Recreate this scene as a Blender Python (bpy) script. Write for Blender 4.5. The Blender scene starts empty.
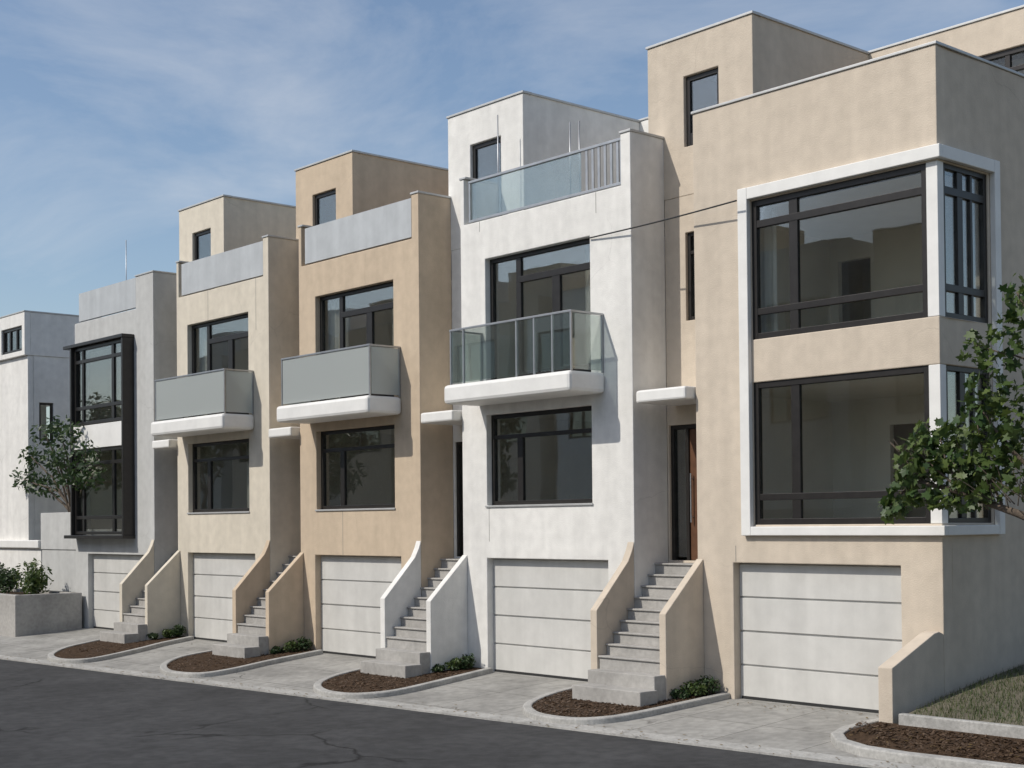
import bpy, bmesh, math, random
from mathutils import Vector, Matrix
R = math.radians
C = bpy.context.scene.collection
SC = bpy.context.scene

# ------------------------------------------------------------------ camera
def setup_camera():
    yaw, p, r = -0.8492, 0.0154, -0.0095
    cy, sy = math.cos(yaw), math.sin(yaw)
    fw = Vector((sy * math.cos(p), cy * math.cos(p), math.sin(p)))
    rt = Vector((cy, -sy, 0))
    up = rt.cross(fw)
    r2 = math.cos(r) * rt + math.sin(r) * up
    u2 = -math.sin(r) * rt + math.cos(r) * up
    cam = bpy.data.cameras.new('camera')
    cam.sensor_width = 36
    cam.lens = 36 * 1442.04 / 1024
    cam.shift_y = (500.95 - 384) / 1024
    cam.clip_start = 0.1
    cam.clip_end = 8000
    o = bpy.data.objects.new('camera', cam)
    m = Matrix.Identity(4)
    for i, v in enumerate((r2, u2, -fw)):
        for k in range(3):
            m[k][i] = v[k]
    m.translation = Vector((9.3916, -18.9761, 3.0165))
    o.matrix_world = m
    C.objects.link(o)
    SC.camera = o
setup_camera()

# ------------------------------------------------------------------ light
SUN_EL, SUN_AZ = 44, 203            # azimuth clockwise from +Y
w = bpy.data.worlds.new('World'); SC.world = w; w.use_nodes = True
nt = w.node_tree
sky = nt.nodes.new('ShaderNodeTexSky'); sky.sky_type = 'NISHITA'; sky.sun_disc = False
sky.sun_elevation = R(SUN_EL); sky.sun_rotation = R(SUN_AZ)
sky.air_density = 1.0; sky.dust_density = 1.2; sky.ozone_density = 1.2
tc = nt.nodes.new('ShaderNodeTexCoord')
mp = nt.nodes.new('ShaderNodeMapping'); mp.inputs['Scale'].default_value = (1.2, 2.6, 5.5); mp.inputs['Rotation'].default_value = (0, 0.25, 0.5)
nz = nt.nodes.new('ShaderNodeTexNoise'); nz.inputs['Scale'].default_value = 1.9; nz.inputs['Detail'].default_value = 9; nz.inputs['Roughness'].default_value = 0.6; nz.inputs['Distortion'].default_value = 0.5
mr = nt.nodes.new('ShaderNodeMapRange'); mr.inputs[1].default_value = 0.46; mr.inputs[2].default_value = 0.78; mr.inputs[4].default_value = 0.42
cm = nt.nodes.new('ShaderNodeMix'); cm.data_type = 'RGBA'; cm.inputs[7].default_value = (6.2, 6.3, 6.5, 1)
nt.links.new(tc.outputs['Generated'], mp.inputs[0]); nt.links.new(mp.outputs[0], nz.inputs['Vector']); nt.links.new(nz.outputs['Fac'], mr.inputs[0])
nt.links.new(mr.outputs[0], cm.inputs[0]); nt.links.new(sky.outputs[0], cm.inputs[6]); nt.links.new(cm.outputs[2], nt.nodes['Background'].inputs[0])
nt.nodes['Background'].inputs[1].default_value = 0.135
sl = bpy.data.lights.new('sun', 'SUN'); sl.energy = 3.6; sl.angle = R(0.53); sl.color = (1, 0.95, 0.87)
so = bpy.data.objects.new('sun', sl); C.objects.link(so)
sd = Vector((math.sin(R(SUN_AZ)) * math.cos(R(SUN_EL)), math.cos(R(SUN_AZ)) * math.cos(R(SUN_EL)), math.sin(R(SUN_EL))))
so.rotation_euler = sd.to_track_quat('Z', 'Y').to_euler()
SC.view_settings.view_transform = 'Standard'
SC.view_settings.look = 'None'
SC.view_settings.exposure = -0.1
SC.view_settings.gamma = 1
SC.cycles.max_bounces = 8
SC.cycles.transparent_max_bounces = 16
SC.cycles.use_denoising = True

# ------------------------------------------------------------------ materials
def mat(name, col, rough=0.8, metal=0.0, var=0.0, vscale=1.5, bump=0.0, bscale=60, dirt=0.0, spec=0.5, streak=0.0, cracks=None):
    m = bpy.data.materials.new(name); m.use_nodes = True
    n, l = m.node_tree.nodes, m.node_tree.links
    b = n['Principled BSDF']
    b.inputs['Base Color'].default_value = (*col, 1)
    b.inputs['Roughness'].default_value = rough
    b.inputs['Metallic'].default_value = metal
    b.inputs['Specular IOR Level'].default_value = spec
    geo = n.new('ShaderNodeNewGeometry')
    pos = geo.outputs['Position']
    last = None
    def mixmul(prev, fac_out, lo):
        mx = n.new('ShaderNodeMix'); mx.data_type = 'RGBA'; mx.blend_type = 'MULTIPLY'; mx.inputs[0].default_value = 1
        cr = n.new('ShaderNodeMapRange'); cr.inputs[3].default_value = lo; cr.inputs[4].default_value = 1.06
        cr.inputs[1].default_value = 0.3; cr.inputs[2].default_value = 0.65
        l.new(fac_out, cr.inputs[0])
        if prev is None: mx.inputs[6].default_value = (*col, 1)
        else: l.new(prev, mx.inputs[6])
        l.new(cr.outputs[0], mx.inputs[7])
        return mx.outputs[2]
    if var:
        t = n.new('ShaderNodeTexNoise'); t.inputs['Scale'].default_value = vscale; t.inputs['Detail'].default_value = 7
        t.inputs['Roughness'].default_value = 0.65
        l.new(pos, t.inputs['Vector'])
        last = mixmul(last, t.outputs['Fac'], 1 - var)
    if streak:
        mp = n.new('ShaderNodeMapping'); mp.inputs['Scale'].default_value = (3.2, 3.2, 0.22)
        l.new(pos, mp.inputs[0])
        t = n.new('ShaderNodeTexNoise'); t.inputs['Scale'].default_value = 1.0; t.inputs['Detail'].default_value = 5
        l.new(mp.outputs[0], t.inputs['Vector'])
        last = mixmul(last, t.outputs['Fac'], 1 - streak)
    if dirt:
        t = n.new('ShaderNodeTexNoise'); t.inputs['Scale'].default_value = vscale * 9; t.inputs['Detail'].default_value = 8
        l.new(pos, t.inputs['Vector'])
        last = mixmul(last, t.outputs['Fac'], 1 - dirt)
    if cracks:
        vo = n.new('ShaderNodeTexVoronoi'); vo.feature = 'DISTANCE_TO_EDGE'; vo.inputs['Scale'].default_value = cracks[0]
        wn = n.new('ShaderNodeTexNoise'); wn.inputs['Scale'].default_value = cracks[0] * 3; wn.inputs['Detail'].default_value = 5
        l.new(pos, wn.inputs['Vector'])
        ad = n.new('ShaderNodeMix'); ad.data_type = 'VECTOR'; ad.inputs[0].default_value = 0.22 / cracks[0] if cracks[0] > 1 else 0.35
        l.new(pos, ad.inputs[4]); l.new(wn.outputs['Color'], ad.inputs[5]); l.new(ad.outputs[1], vo.inputs['Vector'])
        c1 = n.new('ShaderNodeMapRange'); c1.inputs[1].default_value = 0; c1.inputs[2].default_value = cracks[1]; c1.inputs[3].default_value = 1; c1.inputs[4].default_value = 0
        l.new(vo.outputs['Distance'], c1.inputs[0])
        mk = n.new('ShaderNodeTexNoise'); mk.inputs['Scale'].default_value = cracks[0] * 0.8; mk.inputs['Detail'].default_value = 2; l.new(pos, mk.inputs['Vector'])
        c2 = n.new('ShaderNodeMapRange'); c2.inputs[1].default_value = 0.52; c2.inputs[2].default_value = 0.6; l.new(mk.outputs['Fac'], c2.inputs[0])
        mm = n.new('ShaderNodeMath'); mm.operation = 'MULTIPLY'; l.new(c1.outputs[0], mm.inputs[0]); l.new(c2.outputs[0], mm.inputs[1])
        m3 = n.new('ShaderNodeMath'); m3.operation = 'MULTIPLY'; m3.inputs[1].default_value = cracks[2]; l.new(mm.outputs[0], m3.inputs[0])
        mx = n.new('ShaderNodeMix'); mx.data_type = 'RGBA'; mx.blend_type = 'MULTIPLY'
        l.new(m3.outputs[0], mx.inputs[0]); mx.inputs[7].default_value = (.15, .14, .13, 1)
        if last: l.new(last, mx.inputs[6])
        else: mx.inputs[6].default_value = (*col, 1)
        last = mx.outputs[2]
    if last: l.new(last, b.inputs['Base Color'])
    if bump:
        t = n.new('ShaderNodeTexNoise'); t.inputs['Scale'].default_value = bscale; t.inputs['Detail'].default_value = 6
        l.new(pos, t.inputs['Vector'])
        bp = n.new('ShaderNodeBump'); bp.inputs['Strength'].default_value = bump; bp.inputs['Distance'].default_value = 0.02
        l.new(t.outputs['Fac'], bp.inputs['Height']); l.new(bp.outputs[0], b.inputs['Normal'])
    return m

def stucco(name, col):
    return mat(name, col, rough=0.92, var=0.045, vscale=0.5, bump=0.3, bscale=45, dirt=0.05, spec=0.2, streak=0.045, cracks=(0.4, 0.003, 0.16))

M = {}
M['ivory'] = stucco('stucco_ivory', (0.60, 0.545, 0.45))
M['white'] = stucco('stucco_white', (0.70, 0.685, 0.65))
M['sand'] = stucco('stucco_sand', (0.52, 0.42, 0.31))
M['grey'] = stucco('stucco_grey', (0.47, 0.47, 0.455))
M['clay'] = stucco('stucco_clay', (0.55, 0.475, 0.385))
M['trimwhite'] = mat('painted_trim', (0.74, 0.73, 0.70), 0.6, var=0.06, vscale=2, bump=0.08, bscale=90)
M['bronze'] = mat('bronze_aluminium', (0.035, 0.032, 0.03), 0.38, 0.4, var=0.2, vscale=6)
M['steel'] = mat('galvanised_steel', (0.42, 0.43, 0.44), 0.42, 0.8, var=0.15, vscale=5)
M['flash'] = mat('metal_flashing', (0.50, 0.50, 0.49), 0.5, 0.4, var=0.12, vscale=4)
M['panel'] = mat('painted_metal_panel', (0.46, 0.475, 0.48), 0.5, 0.1, var=0.08, vscale=2, streak=0.08)
M['garage'] = mat('garage_door_paint', (0.56, 0.55, 0.52), 0.5, var=0.07, vscale=2.5, bump=0.05, bscale=180, streak=0.06)
M['concrete'] = mat('concrete', (0.40, 0.385, 0.36), 0.9, var=0.22, vscale=1.3, bump=0.25, bscale=40, dirt=0.12, spec=0.25)
M['kerb'] = mat('kerb_concrete', (0.43, 0.42, 0.395), 0.9, var=0.25, vscale=2.5, bump=0.3, bscale=50, dirt=0.2, spec=0.25)
M['door'] = mat('stained_timber', (0.13, 0.06, 0.03), 0.45, var=0.35, vscale=5)
M['plaster'] = mat('interior_plaster', (0.86, 0.83, 0.77), 0.9, var=0.02)
M['floor'] = mat('interior_floor', (0.50, 0.40, 0.28), 0.5, var=0.2, vscale=4)
M['joint'] = mat('joint_sealant', (0.22, 0.21, 0.19), 0.9)
M['soil'] = mat('bark_mulch', (0.085, 0.055, 0.035), 0.98, var=0.5, vscale=7, bump=1.0, bscale=28, dirt=0.4, spec=0.1)
M['roofing'] = mat('roof_membrane', (0.33, 0.33, 0.32), 0.9, var=0.2)
M['asphalt'] = mat('asphalt', (0.062, 0.062, 0.063), 0.92, var=0.38, vscale=0.55, bump=0.6, bscale=70, dirt=0.3, spec=0.3, cracks=(0.45, 0.012, 0.85))
M['bark'] = mat('bark', (0.13, 0.10, 0.075), 0.95, var=0.4, vscale=9, bump=0.8, bscale=30)
M['fabric'] = mat('curtain_fabric', (0.6, 0.57, 0.5), 0.95, var=0.1)
M['wire'] = mat('cable_rubber', (0.02, 0.02, 0.02), 0.6)
M['earth'] = mat('dry_earth', (0.16, 0.14, 0.10), 0.97, var=0.3, vscale=0.1, dirt=0.2)
M['hill'] = mat('wooded_hill', (0.05, 0.065, 0.035), 0.97, var=0.5, vscale=0.05, dirt=0.4)

def leafmat(name, c1, c2):
    m = bpy.data.materials.new(name); m.use_nodes = True
    n, l = m.node_tree.nodes, m.node_tree.links
    b = n['Principled BSDF']; b.inputs['Roughness'].default_value = 0.5
    g = n.new('ShaderNodeNewGeometry')
    cr = n.new('ShaderNodeValToRGB')
    cr.color_ramp.elements[0].color = (*c1, 1); cr.color_ramp.elements[1].color = (*c2, 1)
    l.new(g.outputs['Random Per Island'], cr.inputs[0]); l.new(cr.outputs[0], b.inputs['Base Color'])
    tr = n.new('ShaderNodeBsdfTranslucent'); l.new(cr.outputs[0], tr.inputs[0])
    mx = n.new('ShaderNodeMixShader'); mx.inputs[0].default_value = 0.3
    l.new(b.outputs[0], mx.inputs[1]); l.new(tr.outputs[0], mx.inputs[2])
    l.new(mx.outputs[0], n['Material Output'].inputs[0])
    return m
M['leaf'] = leafmat('leaf_green', (0.035, 0.075, 0.018), (0.11, 0.15, 0.035))
M['leaf_dark'] = leafmat('leaf_dark', (0.022, 0.05, 0.016), (0.06, 0.10, 0.03))
M['leaf_grey'] = leafmat('leaf_sage', (0.06, 0.085, 0.05), (0.13, 0.15, 0.09))
M['chip'] = leafmat('bark_chip', (0.05, 0.03, 0.018), (0.17, 0.11, 0.07))
M['leaf_dry'] = leafmat('leaf_dry', (0.12, 0.07, 0.025), (0.2, 0.14, 0.05))
M['grass'] = leafmat('grass_blade', (0.04, 0.075, 0.02), (0.12, 0.14, 0.045))

def glassmat(name, tint, rough=0.0, haze=0.0, boost=1.0):
    m = bpy.data.materials.new(name); m.use_nodes = True
    n, l = m.node_tree.nodes, m.node_tree.links
    n.remove(n['Principled BSDF'])
    tr = n.new('ShaderNodeBsdfTransparent'); tr.inputs[0].default_value = (*tint, 1)
    gl = n.new('ShaderNodeBsdfGlossy'); gl.inputs['Roughness'].default_value = rough
    fr = n.new('ShaderNodeFresnel'); fr.inputs[0].default_value = 1.55
    mu = n.new('ShaderNodeMath'); mu.operation = 'MULTIPLY_ADD'; mu.inputs[1].default_value = boost; mu.inputs[2].default_value = 0.008
    mu.use_clamp = True
    l.new(fr.outputs[0], mu.inputs[0])
    geo = n.new('ShaderNodeNewGeometry')
    t = n.new('ShaderNodeTexNoise'); t.inputs['Scale'].default_value = 0.9; t.inputs['Detail'].default_value = 1
    l.new(geo.outputs['Position'], t.inputs['Vector'])
    bp = n.new('ShaderNodeBump'); bp.inputs['Strength'].default_value = 0.05; bp.inputs['Distance'].default_value = 0.03
    l.new(t.outputs['Fac'], bp.inputs['Height']); l.new(bp.outputs[0], gl.inputs['Normal'])
    mx = n.new('ShaderNodeMixShader'); l.new(mu.outputs[0], mx.inputs[0])
    src = tr.outputs[0]
    if haze:
        df = n.new('ShaderNodeBsdfDiffuse'); df.inputs[0].default_value = (0.66, 0.70, 0.68, 1)
        tl = n.new('ShaderNodeBsdfTranslucent'); tl.inputs[0].default_value = (0.6, 0.65, 0.63, 1)
        m2 = n.new('ShaderNodeMixShader'); m2.inputs[0].default_value = 0.4
        l.new(df.outputs[0], m2.inputs[1]); l.new(tl.outputs[0], m2.inputs[2])
        m3 = n.new('ShaderNodeMixShader'); m3.inputs[0].default_value = haze
        l.new(tr.outputs[0], m3.inputs[1]); l.new(m2.outputs[0], m3.inputs[2]); src = m3.outputs[0]
    l.new(src, mx.inputs[1]); l.new(gl.outputs[0], mx.inputs[2])
    l.new(mx.outputs[0], n['Material Output'].inputs[0])
    return m
M['glass'] = glassmat('window_glass', (0.96, 0.98, 0.97), boost=0.55)
M['rail_glass'] = glassmat('railing_glass', (0.90, 0.95, 0.935), haze=0.03, boost=0.6)
M['frost'] = glassmat('frosted_glass', (0.8, 0.85, 0.83), rough=0.25, haze=0.82)

def paving(name, col, sx, sy):
    m = mat(name, col, 0.9, var=0.34, vscale=0.7, bump=0.25, bscale=60, dirt=0.2, spec=0.25, cracks=(0.6, 0.008, 0.7))
    n, l = m.node_tree.nodes, m.node_tree.links
    b = n['Principled BSDF']
    src = b.inputs['Base Color'].links[0].from_socket
    geo = n.new('ShaderNodeNewGeometry')
    br = n.new('ShaderNodeTexBrick'); br.offset = 0; br.inputs['Scale'].default_value = 1
    br.inputs['Mortar Size'].default_value = 0.008; br.inputs['Brick Width'].default_value = sx; br.inputs['Row Height'].default_value = sy
    br.inputs['Color1'].default_value = (1, 1, 1, 1); br.inputs['Color2'].default_value = (0.93, 0.93, 0.93, 1); br.inputs['Mortar'].default_value = (0.35, 0.34, 0.33, 1)
    l.new(geo.outputs['Position'], br.inputs[0])
    mx = n.new('ShaderNodeMix'); mx.data_type = 'RGBA'; mx.blend_type = 'MULTIPLY'; mx.inputs[0].default_value = 1
    l.new(src, mx.inputs[6]); l.new(br.outputs[0], mx.inputs[7]); l.new(mx.outputs[2], b.inputs['Base Color'])
    return m
M['drive'] = paving('driveway_concrete', (0.36, 0.35, 0.325), 1.55, 1.55)

# ------------------------------------------------------------------ helpers
def tag(o, label=None, cat=None, group=None, kind=None):
    if label: o['label'] = label
    if cat: o['category'] = cat
    if group: o['group'] = group
    if kind: o['kind'] = kind
    return o

def thing(name, label, cat, loc=(0, 0, 0), group=None):
    o = bpy.data.objects.new(name, None); C.objects.link(o); o.location = loc
    o.empty_display_size = 0.3
    return tag(o, label, cat, group)

def origin(parent):
    v = Vector((0, 0, 0))
    while parent is not None:
        v += parent.location; parent = parent.parent
    return v

class MB:
    """collects shapes in world coordinates, links them as one mesh object"""
    def __init__(s): s.v = []; s.f = []; s.mi = []
    def quad(s, *pts, mi=0):
        b = len(s.v); s.v += [tuple(p) for p in pts]; s.f.append(tuple(range(b, b + len(pts)))); s.mi.append(mi); return s
    def box(s, x0, x1, y0, y1, z0, z1, mi=0):
        b = len(s.v)
        s.v += [(x0, y0, z0), (x1, y0, z0), (x1, y1, z0), (x0, y1, z0), (x0, y0, z1), (x1, y0, z1), (x1, y1, z1), (x0, y1, z1)]
        for q in ((0, 3, 2, 1), (4, 5, 6, 7), (0, 1, 5, 4), (1, 2, 6, 5), (2, 3, 7, 6), (3, 0, 4, 7)):
            s.f.append(tuple(b + i for i in q)); s.mi.append(mi)
        return s
    def prism(s, poly, lo, hi, axis='z', mi=0):
        """poly: 2D points counter-clockwise; extruded along the axis"""
        def P(a, b2, t): return {'z': (a, b2, t), 'x': (t, a, b2), 'y': (a, t, b2)}[axis]
        b = len(s.v); n = len(poly)
        s.v += [P(a, c, lo) for a, c in poly] + [P(a, c, hi) for a, c in poly]
        s.f.append(tuple(b + n - 1 - i for i in range(n))); s.f.append(tuple(b + n + i for i in range(n)))
        s.mi += [mi, mi]
        for i in range(n):
            j = (i + 1) % n
            s.f.append((b + i, b + j, b + n + j, b + n + i)); s.mi.append(mi)
        return s
    def tube(s, pts, radii, seg=8, cap=True):
        pts = [Vector(p) for p in pts]
        if not isinstance(radii, (list, tuple)): radii = [radii] * len(pts)
        b = len(s.v)
        for i, p in enumerate(pts):
            d = (pts[min(i + 1, len(pts) - 1)] - pts[max(i - 1, 0)]).normalized()
            a = d.orthogonal().normalized() if abs(d.z) > 0.99 else d.cross(Vector((0, 0, 1))).normalized()
            c = d.cross(a)
            for k in range(seg):
                t = 2 * math.pi * k / seg
                s.v.append(tuple(p + radii[i] * (math.cos(t) * a + math.sin(t) * c)))
        for i in range(len(pts) - 1):
            for k in range(seg):
                k2 = (k + 1) % seg
                s.f.append((b + i * seg + k, b + i * seg + k2, b + (i + 1) * seg + k2, b + (i + 1) * seg + k)); s.mi.append(0)
        if cap:
            s.f.append(tuple(b + seg - 1 - k for k in range(seg))); s.mi.append(0)
            e = b + (len(pts) - 1) * seg
            s.f.append(tuple(e + k for k in range(seg))); s.mi.append(0)
        return s
    def wall(s, u0, u1, z0, z1, t0, t1, holes, axis='y', top=None):
        """a wall slab with rectangular holes (u0,u1,z0,z1). axis y: u=x and thickness along y; axis x: u=y, thickness along x"""
        us = sorted(set([u0, u1] + [min(max(h[i], u0), u1) for h in holes for i in (0, 1)]))
        zs = sorted(set([z0, z1] + [min(max(h[i], z0), z1) for h in holes for i in (2, 3)]))
        nu, nz = len(us) - 1, len(zs) - 1
        def solid(i, k):
            if i < 0 or k < 0 or i >= nu or k >= nz: return False
            a, c = (us[i] + us[i + 1]) / 2, (zs[k] + zs[k + 1]) / 2
            return not any(h[0] < a < h[1] and h[2] < c < h[3] for h in holes)
        def P(u, t, z): return (u, t, z) if axis == 'y' else (t, u, z)
        for i in range(nu):
            for k in range(nz):
                if not solid(i, k): continue
                a, c, d, e = us[i], us[i + 1], zs[k], zs[k + 1]
                s.quad(P(a, t0, d), P(c, t0, d), P(c, t0, e), P(a, t0, e))
                s.quad(P(c, t1, d), P(a, t1, d), P(a, t1, e), P(c, t1, e))
                if not solid(i - 1, k): s.quad(P(a, t1, d), P(a, t0, d), P(a, t0, e), P(a, t1, e))
                if not solid(i + 1, k): s.quad(P(c, t0, d), P(c, t1, d), P(c, t1, e), P(c, t0, e))
                if not solid(i, k - 1): s.quad(P(a, t1, d), P(c, t1, d), P(c, t0, d), P(a, t0, d))
                if not solid(i, k + 1): s.quad(P(a, t0, e), P(c, t0, e), P(c, t1, e), P(a, t1, e))
        return s
    def build(s, name, mats, parent=None, bevel=0.0, smooth=False, weld=True, seams=()):
        o3 = origin(parent)
        me = bpy.data.meshes.new(name)
        me.from_pydata([(a - o3.x, b - o3.y, c - o3.z) for a, b, c in s.v], [], s.f)
        if not isinstance(mats, (list, tuple)): mats = [mats]
        for m in mats: me.materials.append(m)
        me.polygons.foreach_set('material_index', s.mi)
        if weld:
            bm = bmesh.new(); bm.from_mesh(me)
            bmesh.ops.remove_doubles(bm, verts=bm.verts, dist=1e-4)
            bmesh.ops.recalc_face_normals(bm, faces=bm.faces)
            bm.to_mesh(me); bm.free()
        if smooth:
            me.polygons.foreach_set('use_smooth', [True] * len(me.polygons))
        o = bpy.data.objects.new(name, me); C.objects.link(o)
        if parent is not None: o.parent = parent
        if bevel:
            bv = o.modifiers.new('bevel', 'BEVEL'); bv.width = bevel; bv.segments = 2; bv.limit_method = 'ANGLE'; bv.angle_limit = R(40)
            if seams:          # butt joints at these depths stay flush: no bevel groove along them
                bv.limit_method = 'WEIGHT'
                bm = bmesh.new(); bm.from_mesh(me)
                ly = bm.edges.layers.float.new('bevel_weight_edge')
                for e in bm.edges:
                    on = len(e.link_faces) == 2 and e.calc_face_angle(0) > R(40)
                    for sy in seams:
                        if all(abs(v.co.y + o3.y - sy) < 1e-3 for v in e.verts): on = False
                    e[ly] = 1.0 if on else 0.0
                bm.to_mesh(me); bm.free()
        return o

# ------------------------------------------------------------------ ground
def GZ(y): return 0.07 * y                     # the drives fall towards the street
GA, GB = (-26.9, -4.42), (-1.8, -2.95)         # line where the drives meet the street
def gy(x): return GA[1] + (x - GA[0]) * (GB[1] - GA[1]) / (GB[0] - GA[0])
XL, XR = -90.0, 22.0

def ground():
    m = MB()
    m.quad((-4000, -4000, -0.95), (4000, -4000, -0.95), (4000, 4000, -0.95), (-4000, 4000, -0.95))
    tag(m.build('ground', M['earth']), kind='structure')
    m = MB(); n = 28
    for i in range(n):
        a, b = XL + (XR - XL) * i / n, XL + (XR - XL) * (i + 1) / n
        m.quad((a, gy(a), GZ(gy(a))), (b, gy(b), GZ(gy(b))), (b, 0, 0), (a, 0, 0))
        m.quad((a, 0, 0), (b, 0, 0), (b, 14, 0), (a, 14, 0))
    tag(m.build('driveway', M['drive']), kind='structure')
    m = MB()
    for i in range(n):
        a, b = XL + (XR - XL) * i / n, XL + (XR - XL) * (i + 1) / n
        w = 0.3
        m.quad((a, gy(a) - 0.01, GZ(gy(a)) + 0.004), (b, gy(b) - 0.01, GZ(gy(b)) + 0.004), (b, gy(b) + w, GZ(gy(b) + w) + 0.004), (a, gy(a) + w, GZ(gy(a) + w) + 0.004))
        m.quad((a, gy(a) - 0.01, GZ(gy(a)) - 0.1), (b, gy(b) - 0.01, GZ(gy(b)) - 0.1), (b, gy(b) - 0.01, GZ(gy(b)) + 0.004), (a, gy(a) - 0.01, GZ(gy(a)) + 0.004))
    tag(m.build('gutter', M['kerb']), kind='structure')
    m = MB()
    for i in range(n):
        a, b = XL + (XR - XL) * i / n, XL + (XR - XL) * (i + 1) / n
        w = -0.05
        ys = [0, -2, -4, -7, -10.5]
        for k in range(4):
            def P(x, t): 
                y = gy(x) - w + t
                return (x, y, GZ(gy(x)) - 0.026 + 0.012 * t)
            m.quad(P(a, ys[k + 1]), P(b, ys[k + 1]), P(b, ys[k]), P(a, ys[k]))
    tag(m.build('street', M['asphalt'], smooth=True), kind='structure')
    # far side of the street: kerb, pavement, and a bank up to the facing row
    prof = [(-10.45, -0.02), (-10.47, 0.13), (-12.6, 0.18), (-13.2, 0.9), (-15.5, 1.3), (-24.9, 3.6), (-26.0, 4.0), (-45, 4.3), (-90, 6)]
    def FZ(x): return GZ(gy(x)) - 0.16
    for nm, mt, ka, kb in (('far_pavement', 'kerb', 0, 2), ('far_bank', 'earth', 2, 8)):
        m = MB()
        for i in range(n):
            a, b = XL * 1.5 + (XR * 2 - XL * 1.5) * i / n, XL * 1.5 + (XR * 2 - XL * 1.5) * (i + 1) / n
            for k in range(ka, kb):
                (p, zp), (q, zq) = prof[k], prof[k + 1]
                def P(x, yy, zz): return (x, yy + gy(x) * (1 if k < 4 else 0.0) + (0 if k < 4 else -3.4), zz + (FZ(x) if k < 4 else -0.3))
                def P2(x, j):
                    yy, zz = prof[j]; w = 1.0 if j < 4 else 0.0
                    return (x, yy + (gy(x) if w else -3.4), zz + (FZ(x) if w else -0.35))
                m.quad(P2(a, k + 1), P2(b, k + 1), P2(b, k), P2(a, k))
        tag(m.build(nm, M[mt]), kind='structure')
    # low wooded hills on the far side of the street, mirrored in the panes
    m = MB(); rnd = random.Random(3); K = 90
    ring = []
    for i in range(K + 1):
        t = math.pi * (0.98 + 1.04 * i / K)
        h = 30 + 8 * math.sin(i * 0.35) + 5 * math.sin(i * 0.9 + 1) + rnd.uniform(-3, 3)
        ring.append((math.cos(t), math.sin(t), h))
    for i in range(K):
        for (r0, f0), (r1, f1) in (((330, 0), (430, 0.7)), ((430, 0.7), (560, 1.0)), ((560, 1.0), (900, 0.2))):
            a, b = ring[i], ring[i + 1]
            m.quad((a[0] * r0, a[1] * r0, -1 + a[2] * f0), (b[0] * r0, b[1] * r0, -1 + b[2] * f0), (b[0] * r1, b[1] * r1, -1 + b[2] * f1), (a[0] * r1, a[1] * r1, -1 + a[2] * f1))
    tag(m.build('hills', M['hill'], smooth=True), kind='structure')
ground()

# ------------------------------------------------------------------ building pieces
def window(root, x0, x1, z0, z1, y, vs=(), hs=(), fw=0.07, name='window', axis='y', extra=()):
    """vs: (centre, width, zlo, zhi) bars, hs: (centre, height, ulo, uhi) bars; frame + pane"""
    m = MB(); d = 0.09
    def bx(u0, u1, za, zb, t0, t1):
        if axis == 'y': m.box(u0, u1, y + t0, y + t1, za, zb)
        else: m.box(y - t1, y - t0, u0, u1, za, zb)
    bx(x0, x0 + fw, z0, z1, 0, d); bx(x1 - fw, x1, z0, z1, 0, d)
    bx(x0 + fw, x1 - fw, z0, z0 + fw, 0.002, d); bx(x0 + fw, x1 - fw, z1 - fw, z1, 0.002, d)
    for c, wd, a, b in hs: bx(max(a, x0 + fw), min(b, x1 - fw), c - wd / 2, c + wd / 2, 0.006, d - 0.004)
    for c, wd, a, b in vs: bx(c - wd / 2, c + wd / 2, max(a, z0 + fw), min(b, z1 - fw), 0.012, d - 0.008)
    fo = m.build(name, M['bronze'], root, bevel=0.006)
    p = MB()
    if axis == 'y': p.box(x0 + fw * 0.5, x1 - fw * 0.5, y + 0.045, y + 0.053, z0 + fw * 0.5, z1 - fw * 0.5)
    else: p.box(y - 0.053, y - 0.045, x0 + fw * 0.5, x1 - fw * 0.5, z0 + fw * 0.5, z1 - fw * 0.5)
    p.build('pane', M['glass'], fo)
    return fo

def room(root, x0, x1, y0, y1, z0, z1, opening=None, right=True, seed=0):
    """the room one sees behind a pane: floor, ceiling, walls"""
    m = MB()
    m.quad((x0, y0, z1), (x1, y0, z1), (x1, y1, z1), (x0, y1, z1))
    m.quad((x0, y1, z0), (x0, y0, z0), (x0, y0, z1), (x0, y1, z1))
    if right: m.quad((x1, y0, z0), (x1, y1, z0), (x1, y1, z1), (x1, y0, z1))
    m.wall(x0, x1, z0, z1, y1, y1 + 0.12, [opening] if opening else [])
    if opening:
        a, b, c, d = opening
        m.box(a - 0.5, b + 0.5, y1 + 2.2, y1 + 2.3, z0, z1)
        m.quad((a - 0.5, y1 + .12, z1), (b + 0.5, y1 + .12, z1), (b + .5, y1 + 2.2, z1), (a - .5, y1 + 2.2, z1))
    m.quad((x0, y0, z0), (x1, y0, z0), (x1, y1 + 2.2, z0), (x0, y1 + 2.2, z0), mi=1)
    return m.build('room', [M['plaster'], M['floor']], root, weld=False)

def curtain(room_obj, x0, x1, y, z0, z1, seed):
    rnd = random.Random(seed); m = MB(); n = int((x1 - x0) / 0.035)
    P = []
    for i in range(n + 1):
        x = x0 + (x1 - x0) * i / n
        P.append((x, y + 0.045 * math.sin(i * 1.25 + rnd.uniform(-.2, .2))))
    for i in range(n):
        (a, b), (c, d) = P[i], P[i + 1]
        m.quad((a, b, z0), (c, d, z0), (c, d, z1), (a, b, z1))
        m.quad((c, d + .006, z0), (a, b + .006, z0), (a, b + .006, z1), (c, d + .006, z1))
    return m.build('curtain', M['fabric'], room_obj, smooth=True)

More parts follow.
